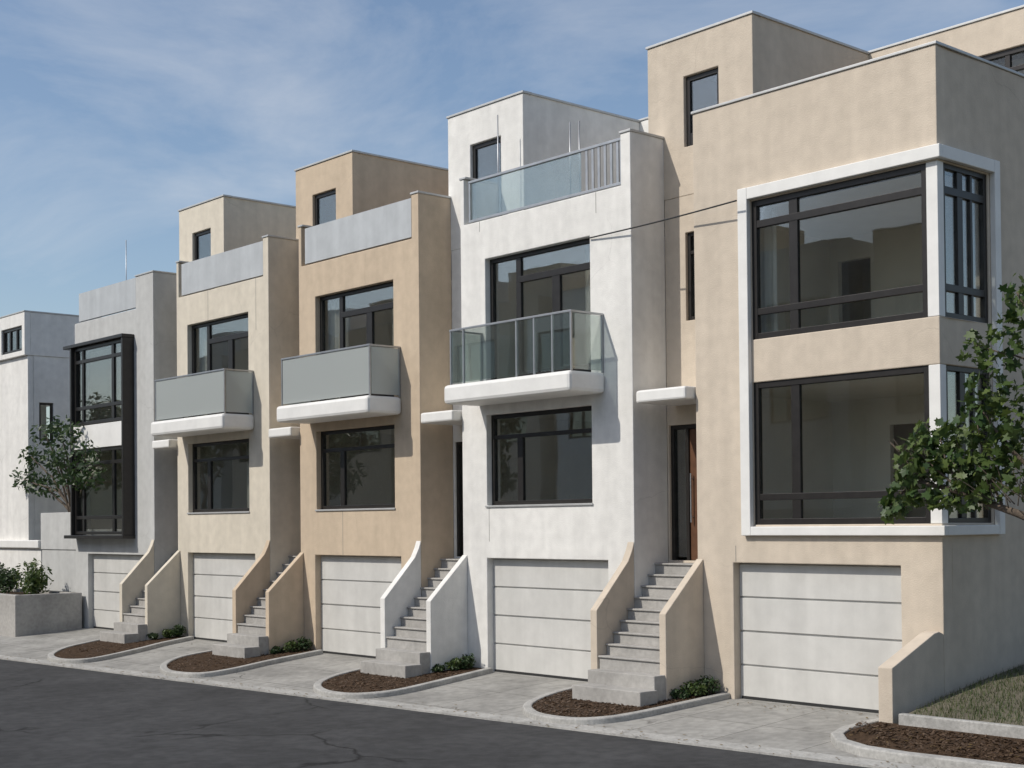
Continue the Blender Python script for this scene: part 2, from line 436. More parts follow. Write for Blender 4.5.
def garage(root, x0, x1, z1, y):
    m = MB(); n = 4; h = (z1 + 0.0) / n
    for k in range(n):
        m.box(x0, x1, y, y + 0.05, k * h + 0.016, (k + 1) * h - 0.016)
        m.box(x0, x1, y + 0.03, y + 0.05, (k + 1) * h - 0.016, (k + 1) * h + 0.016)
    m.box(x0, x1, y + 0.005, y + 0.05, -0.02, 0.012)
    g = m.build('garage_door', M['garage'], root, bevel=0.005)
    s = MB(); s.box(x0 + 0.02, x1 - 0.02, y - 0.006, y + 0.004, 0.0, 0.05)
    s.build('bottom_seal', M['wire'], g)
    return g

def coping(root, segs, z, name='coping'):
    for x0, x1, y0, y1 in segs: MB().box(x0, x1, y0, y1, z, z + 0.045).build(name, M['flash'], root, bevel=0.008)

def staircase(root, xl, xr, wm):
    """xl: right face of the house on the left, xr: left edge of the facade on the right"""
    m = MB(); n = 9; rise = 0.2; run = 0.184
    x0, x1 = xl + 0.003, xr - 0.02
    for k in range(n):
        z = 0.66 + k * rise; y = -0.95 + k * run
        yb = y + run if k < n - 1 else 0.897
        m.box(x0, x1, y + 0.02, yb + 0.02 if k < n - 1 else yb, -0.05, z - 0.035)     # riser body
        m.box(x0, x1, y - 0.012, yb + 0.019 if k < n - 1 else yb, z - 0.035, z)          # tread with nosing
    # two wider blocks at the foot
    m.box(xl + 0.02, xr + 0.11, -1.24, -0.935, -0.2, 0.43)
    m.box(xl + 0.06, xr + 0.18, -1.66, -1.242, -0.3, 0.205)
    st = m.build('staircase', M['concrete'], root, bevel=0.012)
    left = [(-0.975, -0.2), (-0.003, -0.2), (-0.003, 2.66), (-0.06, 2.5), (-0.16, 2.31), (-0.975, 1.46)]
    right = [(-0.975, -0.2), (-0.003, -0.2), (-0.003, 2.37), (-0.975, 1.46)]
    MB().prism(left, xl - 0.17, xl - 0.004, 'x').build('side_wall', wm, st, bevel=0.012)
    MB().prism(right, xr - 0.018, xr + 0.135, 'x').build('side_wall', wm, st, bevel=0.012)
    # slim steel handrail on the left wall
    h = MB()
    h.tube([(xl + 0.06, -1.0, 1.5), (xl + 0.06, -0.9, 1.62), (xl + 0.06, 0.1, 2.72), (xl + 0.06, 0.75, 3.1)], 0.018)
    for y, z in ((-0.7, 1.83), (0.1, 2.70)):
        h.tube([(xl + 0.06, y, z), (xl - 0.0, y, z - 0.06)], 0.009, 6)
    return st

def entry(root, xl, xr, wm):
    """recessed entrance wall with the door, sidelight and canopy"""
    m = MB()
    holes = [(xl + 0.05, xr - 0.08, 2.30, 4.80), (xr - 1.0, xr - 0.15, 6.70, 8.32)]
    m.wall(xl + 0.002, xr - 0.002, -0.1, 9.0, 0.9, 1.1, holes)
    m.build('entry_wall', wm, root, bevel=0.01)
    window(root, xr - 1.0, xr - 0.15, 6.70, 8.32, 0.96, hs=[(7.95, 0.06, -99, 99)])
    MB().box(xr - 1.1, xr + 0.0, 1.9, 2.0, 6.5, 8.5).build('room', M['plaster'], root)
    f = MB(); a, b = xl + 0.05, xr - 0.08
    f.box(a, a + 0.07, 0.95, 1.06, 2.3, 4.8).box(b - 0.07, b, 0.95, 1.06, 2.3, 4.8).box(a + .07, b - .07, 0.952, 1.06, 4.72, 4.8)
    f.box(a + 0.36, a + 0.43, 0.955, 1.055, 2.3, 4.72)
    d = MB().box(a + 0.432, b - 0.072, 0.99, 1.045, 2.31, 4.715)
    do = d.build('front_door', M['door'], root, bevel=0.004)
    f.build('door_frame', M['bronze'], do, bevel=0.005)
    MB().box(a + 0.07, a + 0.36, 1.0, 1.01, 2.36, 4.72).build('sidelight', M['glass'], do)
    MB().box(a + 0.05, a + 0.45, 1.5, 1.6, 2.2, 4.9).build('hall', M['plaster'], do)
    h = MB(); h.tube([(a + 0.5, 0.93, 3.0), (a + 0.5, 0.93, 3.9)], 0.014)
    h.tube([(a + 0.5, 0.93, 3.1), (a + 0.5, 1.0, 3.1)], 0.009, 6).tube([(a + 0.5, 0.93, 3.8), (a + 0.5, 1.0, 3.8)], 0.009, 6)
    h.build('handle', M['steel'], do)
    c = MB(); pl = [(xl + 0.22, -0.08), (xl + 0.24, -0.16), (xl + 0.3, -0.21), (xl + 0.38, -0.24), (xr - 0.03, -0.24), (xr - 0.03, 0.897), (xl + 0.22, 0.897)]
    c.prism(pl, 5.15, 5.37)
    c.build('canopy', M['trimwhite'], root, bevel=0.035)

def penthouse(root, xl, x1, wm, door):
    m = MB()
    a, b, c, d = door
    m.wall(xl, x1, 9.003, 11.93, 0.9, 1.1, [door])
    m.box(x1 - 0.2, x1, 1.1, 4.398, 9.003, 11.93)
    m.box(xl, xl + 0.2, 1.1, 4.398, 9.003, 11.93)
    m.box(xl + 0.2, x1 - 0.2, 1.1, 4.398, 11.6, 11.8)
    ph = m.build('penthouse', wm, root, bevel=0.015, seams=(1.1,))
    cp = MB(); z = 11.932
    cp.box(xl - 0.025, x1 + 0.025, 0.875, 1.12, z, z + 0.045).box(x1 - 0.21, x1 + 0.025, 1.12, 4.39, z, z + 0.045).box(xl - 0.025, xl + 0.21, 1.12, 4.39, z, z + 0.045)
    cp.build('coping', M['flash'], ph, bevel=0.006)
    f = MB(); y = 0.97; fw = 0.09
    f.box(a, a + fw, y, y + .08, c, d).box(b - fw, b, y, y + .08, c, d).box(a + fw, b - fw, y + .002, y + .08, d - fw, d)
    f.box(a + fw, b - fw, y + .004, y + .08, c, c + 0.25)
    f.build('door', M['bronze'], ph, bevel=0.005)
    MB().box(a + fw * .5, b - fw * .5, y + .03, y + .04, c + .1, d - .04).build('door_glass', M['glass'], ph)
    MB().box(a - 0.3, b + 0.3, 3.0, 3.1, 9.1, 11.6).build('inner_wall', M['plaster'], ph)

def shell(root, xl, x0, x1, wm, upper=True, right_wall=True):
    """rear body, terrace deck and the return wall at the right of the facade"""
    m = MB()
    top = 12.0 if upper else 10.0
    hl = []
    if upper == 'glazed': hl = [(-4.75, -2.95, 9.25, 11.32)]
    m.wall(xl + 0.004, x1 - 0.004, -0.1, top - 0.045, 4.4, 4.6, hl)
    m.box(x1 - 0.204, x1 - 0.004, 4.6, 12, -0.1, top - 0.045)
    m.box(xl + 0.004, xl + 0.204, 4.6, 12, -0.1, top - 0.045)
    m.box(xl + 0.204, x1 - 0.204, 11.8, 12, -0.1, top - 0.045)
    b = m.build('rear_wall', wm, root, bevel=0.012)
    MB().box(xl - 0.0, x1 + 0.0, 4.375, 4.63, top - 0.043, top).build('coping', M['flash'], b, bevel=0.006)
    r = MB(); r.box(xl + 0.004, x1 - 0.21, 1.105 if upper else 0.26, 4.398, 8.85, 9.0); r.box(x0 + 0.004, x1 - 0.26, 0.26, 1.105, 8.85, 8.996)
    r.box(xl + 0.21, x1 - 0.21, 4.6, 11.8, top - 0.5, top - 0.4)
    r.build('roof', M['roofing'], root)

def joints(root, lst):
    for x, za, zb in lst: MB().box(x - 0.006, x + 0.006, -0.002, 0.01, za, zb).build('control_joint', M['joint'], root)

def balcony(root, x0, x1, style):
    m = MB(); m.box(x0 - 0.13, x1 + 0.06, -0.93, -0.003, 5.41, 5.79)
    b = m.build('balcony', M['trimwhite'], root, bevel=0.07)
    g = M['rail_glass'] if style == 'clear' else M['frost']
    p = MB(); z0, z1, y = 5.83, 6.85, -0.82
    p.box(x0 + 0.03, x1 - 0.03, y - 0.006, y + 0.006, z0, z1)
    p.box(x1 - 0.006, x1 + 0.006, y + 0.04, -0.03, z0, z1).box(x0 - 0.006, x0 + 0.006, y + 0.04, -0.03, z0, z1)
    p.build('railing_panel', g, b)
    f = MB()
    posts = [(x0, y), (x1, y), (x0, -0.025), (x1, -0.025)]
    if style == 'clear': posts += [(x0 + 0.40, y), (-11.07, y), (-10.57, y), (-10.07, y)]
    for px, py in posts: f.box(px - 0.018, px + 0.018, py - 0.018, py + 0.018, 5.79, 6.86)
    f.box(x0 - 0.025, x1 + 0.025, y - 0.025, y + 0.025, 6.86, 6.9)
    f.box(x1 - 0.025, x1 + 0.025, y + 0.025, -0.003, 6.861, 6.899).box(x0 - 0.025, x0 + 0.025, y + 0.025, -0.003, 6.861, 6.899)
    f.build('railing_frame', M['steel'], b, bevel=0.004)

def guard(root, x0, x1, style):
    z0, z1 = 9.235, 10.1
    f = MB()
    f.box(x0, x1, 0.05, 0.10, z0, z0 + 0.05).box(x0, x1, 0.045, 0.105, z1 - 0.05, z1)
    n = 1
    for i in range(n + 1):
        c = x0 + 0.03 + (x1 - x0 - 0.06) * i / n
        f.box(c - 0.025, c + 0.025, 0.052, 0.098, z0 + 0.05, z1 - 0.05)
    if style == 'slats':
        xs = x0 + (x1 - x0) * 0.75
        k = 6
        for i in range(1, k + 1):
            c = xs + (x1 - xs - 0.03) * i / (k + 0.6)
            f.box(c - 0.03, c + 0.03, 0.06, 0.09, z0 + 0.05, z1 - 0.05)
    g = f.build('roof_guard', M['steel'], root, bevel=0.004)
    p = MB()
    xe = x1 if style != 'slats' else x0 + (x1 - x0) * 0.75
    if style == 'panel':
        p.box(x0 + 0.03, x1 - 0.03, 0.028, 0.042, z0 + 0.01, z1 - 0.01)
        p.build('guard_panel', M['panel'], g)
    else:
        p.box(x0 + 0.03, xe - 0.0, 0.07, 0.082, z0 + 0.05, z1 - 0.05)
        p.build('guard_panel', M['frost'] if style == 'frost' else M['rail_glass'], g)

def middle_house(xl, x0, x1, wall_mat, stair_mat, label, rail, guard_style, jl, W, G, B):
    root = thing('townhouse', label, 'townhouse', ((x0 + x1) / 2, 0, 0), 'townhouses standing in the row')
    wx0, wx1 = W
    gx0, gx1 = G
    m = MB()
    m.wall(x0, x1, -0.1, 10.15, 0, 0.25, [(gx0, gx1, -0.2, 2.31), (wx0, wx1, 3.38, 5.22), (wx0, wx1, 5.79, 8.40), (x0 + 0.12, x1 - 0.25, 9.2, 11)])
    m.box(x1 - 0.25, x1, 0.25, 0.897, -0.1, 10.15)
    m.box(x0, x0 + 0.2, 0.25, 0.897, -0.1, 10.15);
    m.build('front_wall', wall_mat, root, bevel=0.015, seams=(0.25, 0.897))
    coping(root, [(x1 - 0.27, x1 + 0.02, -0.02, 0.895), (x0 - 0.01, x0 + 0.2, -0.02, 0.895)], 10.152)
    shell(root, xl, x0, x1, wall_mat)
    entry(root, xl, x0, wall_mat)
    penthouse(root, x0 - 1.5, x0 + 0.98, wall_mat, (x0 - 0.74, x0 + 0.27, 9.15, 11.19))
    staircase(root, xl, x0, stair_mat)
    garage(root, gx0 + 0.005, gx1 - 0.005, 2.30, 0.16)
    ra = room(root, x0 + 0.3, x1 - 0.3, 0.252, 3.5, 2.7, 5.25)
    rb = room(root, x0 + 0.3, x1 - 0.3, 0.252, 3.5, 5.65, 8.42)
    if rail == 'clear':
        curtain(rb, wx1 - 0.55, wx1 + 0.05, 0.42, 5.72, 8.36, 1)
    elif wall_mat is M['sand']:
        curtain(rb, wx0 - 0.05, wx0 + 0.7, 0.42, 5.72, 8.36, 2); curtain(rb, wx1 - 0.6, wx1 + 0.05, 0.42, 5.72, 8.36, 3)
    else:
        curtain(ra, wx1 - 0.8, wx1 + 0.05, 0.42, 2.8, 5.2, 4); curtain(rb, wx0 - 0.05, wx0 + 0.5, 0.42, 5.72, 8.36, 5)
    # ground floor window: transom, casement and one large light
    window(root, wx0, wx1, 3.38, 5.22, 0.13, vs=[(wx0 + 0.86, 0.16, 0, 4.73)], hs=[(4.76, 0.08, -99, 99)], fw=0.085)
    # doors to the balcony
    c1 = wx0 + 0.86
    window(root, wx0, wx1, 5.79, 8.40, 0.13, vs=[(c1, 0.14, 0, 9), ((c1 + wx1) / 2, 0.22, 0, 7.82)], hs=[(7.88, 0.13, c1, 99), (5.95, 0.16, c1, 99)], fw=0.085, name='balcony_door')
    sl = MB().box(wx0 - 0.03, wx1 + 0.03, -0.03, 0.127, 3.34, 3.379)
    sl.build('sill', M['flash'], root, bevel=0.005)
    balcony(root, B[0], B[1], rail)
    guard(root, x0 + 0.21, x1 - 0.26, guard_style)
    joints(root, jl)
    return root

middle_house(-15.14, -13.72, -8.82, M['white'], M['white'], 'white stucco townhouse with clear glass balcony and barred roof guard, beside the corner house', 'clear', 'slats', [(-12.88, 2.65, 3.33), (-13.1, 8.98, 9.19), (-9.72, 8.8, 9.19)], (-12.94, -9.9), (-12.96, -9.5), (-13.05, -9.57))
middle_house(-21.2, -19.84, -15.14, M['sand'], M['sand'], 'tan stucco townhouse in the middle of the row with a frosted balcony', 'frost', 'panel', [(-18.07, 2.32, 3.33)], (-19.14, -16.07), (-19.22, -15.86), (-19.3, -15.83))
middle_house(-27.2, -25.87, -21.2, M['ivory'], M['ivory'], 'ivory stucco townhouse with a frosted balcony, between the tan house and grey bay house', 'frost', 'panel', [(-24.17, 8.41, 9.19), (-21.79, 7.9, 9.19)], (-25.28, -22.17), (-25.32, -21.91), (-25.5, -21.93))

# ------------------------------------------------------------------ the corner house with the two storey bay
def corner_house():
    xl, x0, x1 = -8.82, -7.31, -2.49
    wm = M['clay']
    root = thing('townhouse', 'cream stucco corner townhouse nearest the viewer with a tall bay window wrapping its corner', 'townhouse', ((x0 + x1) / 2, 0, 0), 'townhouses standing in the row')
    bx0 = -6.05
    m = MB()
    m.wall(x0, x1, -0.1, 10.12, 0, 0.25, [(-6.51, -3.22, -0.2, 2.31), (bx0, x1 + 1, 2.95, 5.33), (bx0, x1 + 1, 6.05, 8.38)])
    sy1 = 1.42
    m.wall(0.25, 12, -0.1, 10.12, x1 - 0.25, x1, [(-1, sy1, 2.95, 5.33), (-1, sy1, 6.05, 8.38)], axis='x')
    m.box(x0, x0 + 0.2, 0.25, 0.897, -0.1, 10.12)
    m.build('front_wall', wm, root, bevel=0.015, seams=(0.25, 0.897))
    coping(root, [(x0 - 0.02, x1 + 0.025, -0.025, 0.27), (x1 - 0.27, x1 + 0.025, 0.272, 12), (x0 - 0.02, x0 + 0.22, 0.272, 0.895)], 10.122)
    shell(root, xl, x0, x1 - 0.26, wm, upper='glazed')
    entry(root, xl, x0, wm)
    penthouse(root, x0 - 1.9, x0 + 0.62, wm, (x0 - 1.0, x0 - 0.17, 9.9, 11.2))
    staircase(root, xl, x0, wm)
    garage(root, -6.505, -3.225, 2.30, 0.16)
    # projecting surround of the bay
    d = 0.1; z0, z1 = 2.77, 8.60; t = 0.2; ye = 1.46
    f = MB()
    f.box(bx0 - t, bx0, -d, -0.003, z0, z1)
    f.box(bx0, x1 + d, -d, -0.003, z1 - 0.2, z1 - 0.002).box(bx0, x1 + d, -d, -0.003, z0 + 0.002, z0 + 0.15)
    f.box(x1 + 0.003, x1 + d - 0.002, -0.003, ye, z1 - 0.2, z1 - 0.002).box(x1 + 0.003, x1 + d - 0.002, -0.003, ye, z0 + 0.002, z0 + 0.15)
    f.box(x1 + 0.003, x1 + d, ye, ye + 0.16, z0, z1)
    bay = f.build('bay_surround', M['trimwhite'], root, bevel=0.012)
    for za, zb, tr in ((6.05, 8.38, 7.98), (2.95, 5.33, None)):
        rail = za + 0.46
        hs = [(rail, 0.11, -99, 99)]
        if tr: hs.append((tr, 0.12, -99, 99))
        window(root, bx0, x1 - 0.2, za, zb, 0.03, vs=[(-5.2, 0.17, 0, 99)], hs=hs, fw=0.1, name='bay_window')
        window(root, 0.17, sy1, za, zb, x1 - 0.03, vs=[(0.68, 0.15, 0, 99), (1.0, 0.06, 0, 99)], hs=hs, fw=0.08, name='bay_window', axis='x')
        MB().box(x1 - 0.198, x1 - 0.002, 0.002, 0.168, za + .002, zb - .002).build('corner_post', M['trimwhite'], root, bevel=0.008)
    room(root, -7.0, x1 - 0.26, 0.252, 3.5, 2.6, 5.24, opening=(-5.73, -4.75, 2.6, 4.74), right=False)
    rb = room(root, -7.0, x1 - 0.26, 0.252, 3.5, 5.7, 8.30, opening=(-6.82, -6.1, 5.7, 7.86), right=False)
    curtain(rb, -6.2, -5.82, 0.4, 5.75, 8.28, 6)
    window(root, -4.75, -2.95, 9.25, 11.32, 4.45, vs=[(-3.85, 0.1, 0, 99)], hs=[(10.95, 0.08, -99, 99)], fw=0.1)
    MB().box(-5.2, -2.9, 5.6, 5.7, 9.1, 11.6).build('room', M['plaster'], root)
    joints(root, [(-6.45, 2.33, 2.6)])
corner_house()

# ------------------------------------------------------------------ far house of the row with its own bay
def far_house():
    x0, x1 = -32.25, -27.2
    wm = M['grey']
    root = thing('townhouse', 'grey stucco townhouse at the far end of the row with a tall projecting bay window', 'townhouse', ((x0 + x1) / 2, 0, 0), 'townhouses standing in the row')
    bx0, bx1 = -31.72, -28.45
    m = MB()
    m.wall(x0, x1, -0.1, 10.1, 0, 0.25, [(-31.4, -27.78, -0.2, 2.22), (bx0, bx1, 2.95, 5.33), (bx0, bx1, 6.05, 8.3), (x0 - 1, -28.25, 9.2, 11)])
    m.box(x1 - 0.25, x1, 0.25, 0.897, -0.1, 10.1)
    m.box(x0, x0 + 0.2, 0.25, 4.4, -0.1, 9.1)
    m.build('front_wall', wm, root, bevel=0.015, seams=(0.25, 0.897))
    coping(root, [(-28.27, x1 + 0.02, -0.02, 0.27), (x1 - 0.27, x1 + 0.02, 0.272, 0.895)], 10.102)
    shell(root, x0, x0, x1 - 0.02, wm, upper=False)
    garage(root, -31.395, -27.785, 2.21, 0.16)
    d = 0.36; z0, z1 = 2.68, 8.48; t = 0.1
    f = MB()
    f.box(bx0 - t, bx0, -d, -0.003, z0 + .1, z1 - .1).box(bx1, bx1 + t, -d, -0.003, z0 + .1, z1 - .1)
    f.box(bx0 - 0.5, bx1 + t + .02, -d - .03, -0.003, z1 - 0.1, z1).box(bx0 - 0.5, bx1 + t + .02, -d - .03, -0.003, z0, z0 + 0.1)
    f.build('bay_surround', M['bronze'], root, bevel=0.01)
    sp = MB().box(bx0 + .002, bx1 - .002, -d + 0.06, -0.003, 5.33, 6.02); sp.build('spandrel', M['trimwhite'], root, bevel=0.01)
    for za, zb in ((6.05, 8.36), (2.8, 5.31)):
        window(root, bx0 + .002, bx1 - .002, za, zb, -d + 0.1, vs=[(bx1 - 0.75, 0.15, 0, 99), (bx0 + 0.55, 0.12, 0, 99)], hs=[(za + 0.5, 0.1, -99, 99), (zb - 0.42, 0.1, bx1 - 0.75, 99), (zb - 0.42, 0.1, -99, bx1 - .75)], fw=0.09, name='bay_window')
    room(root, x0 + 0.3, x1 - 0.3, 0.252, 3.5, 2.6, 5.28)
    room(root, x0 + 0.3, x1 - 0.3, 0.252, 3.5, 5.7, 8.30)
    guard(root, x0 + 0.22, -28.27, 'panel')
far_house()

# ------------------------------------------------------------------ flat roofed house beyond
def neighbour():
    x0, x1 = -58.0, -36.0
    root = thing('flat_roofed_house', 'plain flat-roofed house beyond the row with a jutting top storey, at the left edge', 'house', (x1 - 5, 0, 0))
    m = MB()
    m.wall(x0, x1, 8.62, 10.02, 0, 0.2, [(-39.6, -38.2, 8.78, 9.6), (-37.9, -36.22, 8.78, 9.6)])
    m.box(x1 - 0.2, x1, 0.2, 9, 8.62, 10.02).box(x0, x1 - 0.2, 0.2, 9, 8.62, 8.75)
    m.box(x0, x1 - 0.2, 0.2, 9, 9.8, 9.9)
    m.build('upper_storey', M['white'], root, bevel=0.012)
    m = MB()
    m.wall(x0, x1 - 0.03, -0.1, 8.617, 0.12, 0.32, [])
    m.wall(0.32, 9, -0.1, 8.617, x1 - 0.23, x1 - 0.03, [(0.5, 0.98, 5.85, 7.1)], axis='x')
    m.build('lower_wall', M['white'], root, bevel=0.012)
    coping(root, [(x0, x1 + 0.02, -0.02, 0.22), (x1 - 0.22, x1 + 0.02, 0.222, 9)], 10.022)
    window(root, -37.9, -36.22, 8.78, 9.6, 0.06, vs=[(-37.35, 0.1, 0, 99), (-36.8, 0.1, 0, 99)], fw=0.09)
    window(root, -39.6, -38.2, 8.78, 9.6, 0.06, vs=[(-38.9, 0.1, 0, 99)], fw=0.09)
    window(root, 0.5, 0.98, 5.85, 7.1, x1 - 0.08, fw=0.07, axis='x')
    MB().box(-39.7, -36.2, 1.4, 1.5, 8.76, 9.79).build('room', M['plaster'], root)
    MB().box(-37.2, -37.1, 0.4, 1.2, 5.6, 7.3).build('room', M['plaster'], root)
neighbour()

# ------------------------------------------------------------------ garden walls and beds
def left_garden():
    m = MB(); m.box(-34.85, -32.27, 0.02, 3.2, 2.33, 3.48); m.box(-34.83, -32.29, 0.05, 3.2, -0.1, 2.33)
    tag(m.build('terrace_wall', M['grey'], bevel=0.012), 'tall grey rendered terrace wall beside the far bay house, a small tree growing on top', 'wall')
    t = thing('garden_wall', 'low garden wall with a pale coping in front of the flat-roofed house', 'wall', (-40, 0, 0))
    MB().box(-50, -34.87, 0.04, 0.11, -0.1, 2.36).build('wall', M['white'], t)
    MB().box(-50, -34.87, -0.06, 0.117, 2.362, 2.62).build('coping', M['trimwhite'], t, bevel=0.03)
    t = thing('raised_planter', 'long concrete raised planter at the far left holding leafy shrubs', 'planter', (-36, -1.2, 0))
    p = MB(); x0, x1, y0, y1 = -48, -31.6, -2.15, -0.1
    p.box(x0, x1, y0, y0 + 0.2, -0.35, 1.06).box(x1 - 0.2, x1, y0 + 0.2, y1, -0.35, 1.06).box(x0, x0 + .2, y0 + .2, y1, -.35, 1.06).box(x0 + .2, x1 - .2, y1 - .2, y1, -.3, 1.06)
    p.build('planter_wall', M['concrete'], t, bevel=0.02)
    MB().box(x0 + .2, x1 - .2, y0 + .2, y1 - .2, 0.7, 0.96).build('soil', M['soil'], t)
left_garden()

BED_LABEL = {5: 'kerbed planting bed at the nearest stairs, left of the corner house garage',
             4: 'kerbed planting bed around the stairs between the white house and the tan house',
             3: 'kerbed planting bed around the stairs between the tan house and the ivory house',
             2: 'kerbed planting bed around the far stairs next to the grey bay house'}
TONGUE = {5: [(-9.67, -0.58), (-9.54, -1.58), (-9.12, -2.46), (-8.49, -2.95), (-7.88, -3.11), (-7.25, -3.02), (-6.87, -2.63), (-6.72, -2.05), (-6.66, -1.15)],
          4: [(-9.6, -0.5), (-9.4, -1.29), (-9.11, -2.25), (-8.51, -3.04), (-7.67, -3.48), (-6.85, -3.52), (-6.4, -3.22), (-6.18, -2.66), (-6.3, -1.64)],
          3: [(-9.6, -0.6), (-9.55, -1.4), (-9.3, -2.34), (-8.46, -3.2), (-7.35, -3.7), (-6.42, -3.68), (-6.0, -3.35), (-6.0, -2.65), (-6.3, -1.6)],
          2: [(-9.4, -0.6), (-8.95, -1.7), (-8.3, -2.9), (-7.26, -3.75), (-6.2, -4.08), (-5.45, -3.95), (-5.15, -3.4), (-5.7, -2.0), (-6.2, -1.1)]}
def outline(i, off, ext=0.0):
    base = [(-9.6, -0.012)] + TONGUE[i] + [(-6.6, -0.012)]
    P = [base[0]] + base + [base[-1]]; out = []
    for k in range(1, len(P) - 2):
        for q in range(6):
            t = q / 6
            a, b, c, d = P[k - 1], P[k], P[k + 1], P[k + 2]
            out.append(tuple(0.5 * (2 * b[e] + (c[e] - a[e]) * t + (2 * a[e] - 5 * b[e] + 4 * c[e] - d[e]) * t * t + (3 * b[e] - a[e] - 3 * c[e] + d[e]) * t ** 3) for e in (0, 1)))
    out.append(P[-1])
    if ext:
        ins = []
        for k, p in enumerate(out):
            a, b = out[max(k - 1, 0)], out[min(k + 1, len(out) - 1)]
            dx, dy = b[0] - a[0], b[1] - a[1]; l = math.hypot(dx, dy) or 1
            ins.append((p[0] - dy / l * ext, min(p[1] + dx / l * ext, -0.012)))
        out = ins
    return [(x - off, y) for x, y in out]
def bed(i, off):
    po, pi_ = outline(i, off), outline(i, off, 0.16)
    t = thing('planting_bed', BED_LABEL[i], 'planting bed', (-8.06 - off, -1.5, 0), 'kerbed planting beds at the foot of the stairs')
    H = 0.10
    m = MB(); n = len(po)
    za = lambda p, h: GZ(p[1]) + h
    for k in range(n - 1):
        a, b, c, d = po[k], po[k + 1], pi_[k + 1], pi_[k]
        m.quad((*a, za(a, -.1)), (*b, za(b, -.1)), (*b, za(b, H)), (*a, za(a, H)))
        m.quad((*a, za(a, H)), (*b, za(b, H)), (*c, za(c, H)), (*d, za(d, H)))
        m.quad((*d, za(d, H)), (*c, za(c, H)), (*c, za(c, -.05)), (*d, za(d, -.05)))
    m.build('kerb', M['kerb'], t, bevel=0.025)
    s = MB()
    s.quad(*[(x, y, GZ(y) + 0.075) for x, y in pi_])
    s.build('soil', M['soil'], t)
bed(5, 0); bed(4, 6.2); bed(3, 12.3); bed(2, 18.4)

def corner_bed():
    # long bed at the right with its kerb, a low inner kerb and the bank behind
    H = 0.12
    outer = [(-3.05, -0.3), (-3.22, -0.9), (-3.26, -1.5), (-3.12, -1.95), (-2.75, -2.33), (-2.2, -2.55), (-1.5, -2.6), (0, -2.52), (6, -2.2), (14, -1.8)]
    inner = [(-2.9, -0.3), (-3.05, -0.9), (-3.08, -1.5), (-2.96, -1.86), (-2.66, -2.18), (-2.17, -2.38), (-1.5, -2.43), (0, -2.35), (6, -2.03), (14, -1.63)]
    t = thing('planting_bed', 'long rounded kerbed bed below the grassy bank, right of the corner house garage', 'planting bed', (-1, -2, 0))
    m = MB()
    for k in range(len(outer) - 1):
        a, b, c, d = outer[k], outer[k + 1], inner[k + 1], inner[k]
        za = lambda p, h: GZ(p[1]) + h
        m.quad((*a, za(a, -.1)), (*b, za(b, -.1)), (*b, za(b, H)), (*a, za(a, H)))
        m.quad((*a, za(a, H)), (*b, za(b, H)), (*c, za(c, H)), (*d, za(d, H)))
        m.quad((*d, za(d, H)), (*c, za(c, H)), (*c, za(c, -.05)), (*d, za(d, -.05)))
    m.build('kerb', M['kerb'], t, bevel=0.02)
    s = MB()
    # mulch rises from the kerb to the inner kerb
    front = inner[5:]; 
    for k in range(len(front) - 1):
        a, b = front[k], front[k + 1]
        s.quad((*a, GZ(a[1]) + .09), (*b, GZ(b[1]) + .09), (b[0], -1.42, 0.13), (a[0], -1.42, 0.13))
    l = inner[:6]
    s.quad((-2.66, -1.42, .13), *[(x, y, GZ(y) + .09) for x, y in (inner[0], inner[1], inner[2], inner[3], inner[4], inner[5])], (-2.17, -1.42, .13))
    s.build('soil', M['soil'], t)
    MB().box(-2.33, 14, -1.45, -1.33, -0.1, 0.28).build('inner_kerb', M['kerb'], t, bevel=0.015)
    # bank
    g = MB(); nx, ny = 24, 12
    def bz(x, y): return 0.25 + 0.147 * (y + 1.33) + 0.02 * math.sin(x * 2.1) * math.sin(y * 1.7 + 1)
    for i in range(nx):
        for k in range(ny):
            xa, xb = -2.34 + 16 * i / nx, -2.34 + 16 * (i + 1) / nx
            ya, yb = -1.33 + 13 * k / ny, -1.33 + 13 * (k + 1) / ny
            g.quad((xa, ya, bz(xa, ya)), (xb, ya, bz(xb, ya)), (xb, yb, bz(xb, yb)), (xa, yb, bz(xa, yb)))
    tag(g.build('bank', M['earth'], smooth=True), kind='structure')
    gr = MB(); rnd = random.Random(5)
    for _ in range(26000):
        x = rnd.uniform(-2.3, 4.5); y = rnd.uniform(-1.3, 4.5)
        z = bz(x, y) - 0.01; a = rnd.uniform(0, 6.28); h = rnd.uniform(0.04, 0.11); wd = 0.006
        if x < -2.4 and y > 0: continue
        dx, dy = math.cos(a) * wd, math.sin(a) * wd; lx, ly = rnd.uniform(-.04, .04), rnd.uniform(-.04, .04)
        gr.quad((x - dx, y - dy, z), (x + dx, y + dy, z), (x + lx, y + ly, z + h))
    tag(gr.build('grass', M['grass'], weld=False), 'short rough grass covering the bank beside the corner house', 'grass', kind='stuff')
    # low wall with a falling top
    poly = [(-1.34, -0.3), (-0.003, -0.3), (-0.003, 1.31), (-0.12, 1.35), (-0.25, 1.33), (-1.34, 0.90)]
    tag(MB().prism(poly, -2.73, -2.49, 'x').build('low_wall', M['clay'], bevel=0.012), 'low cream stucco wall with a sloping top, at the right end of the corner house garage', 'wall')
corner_bed()

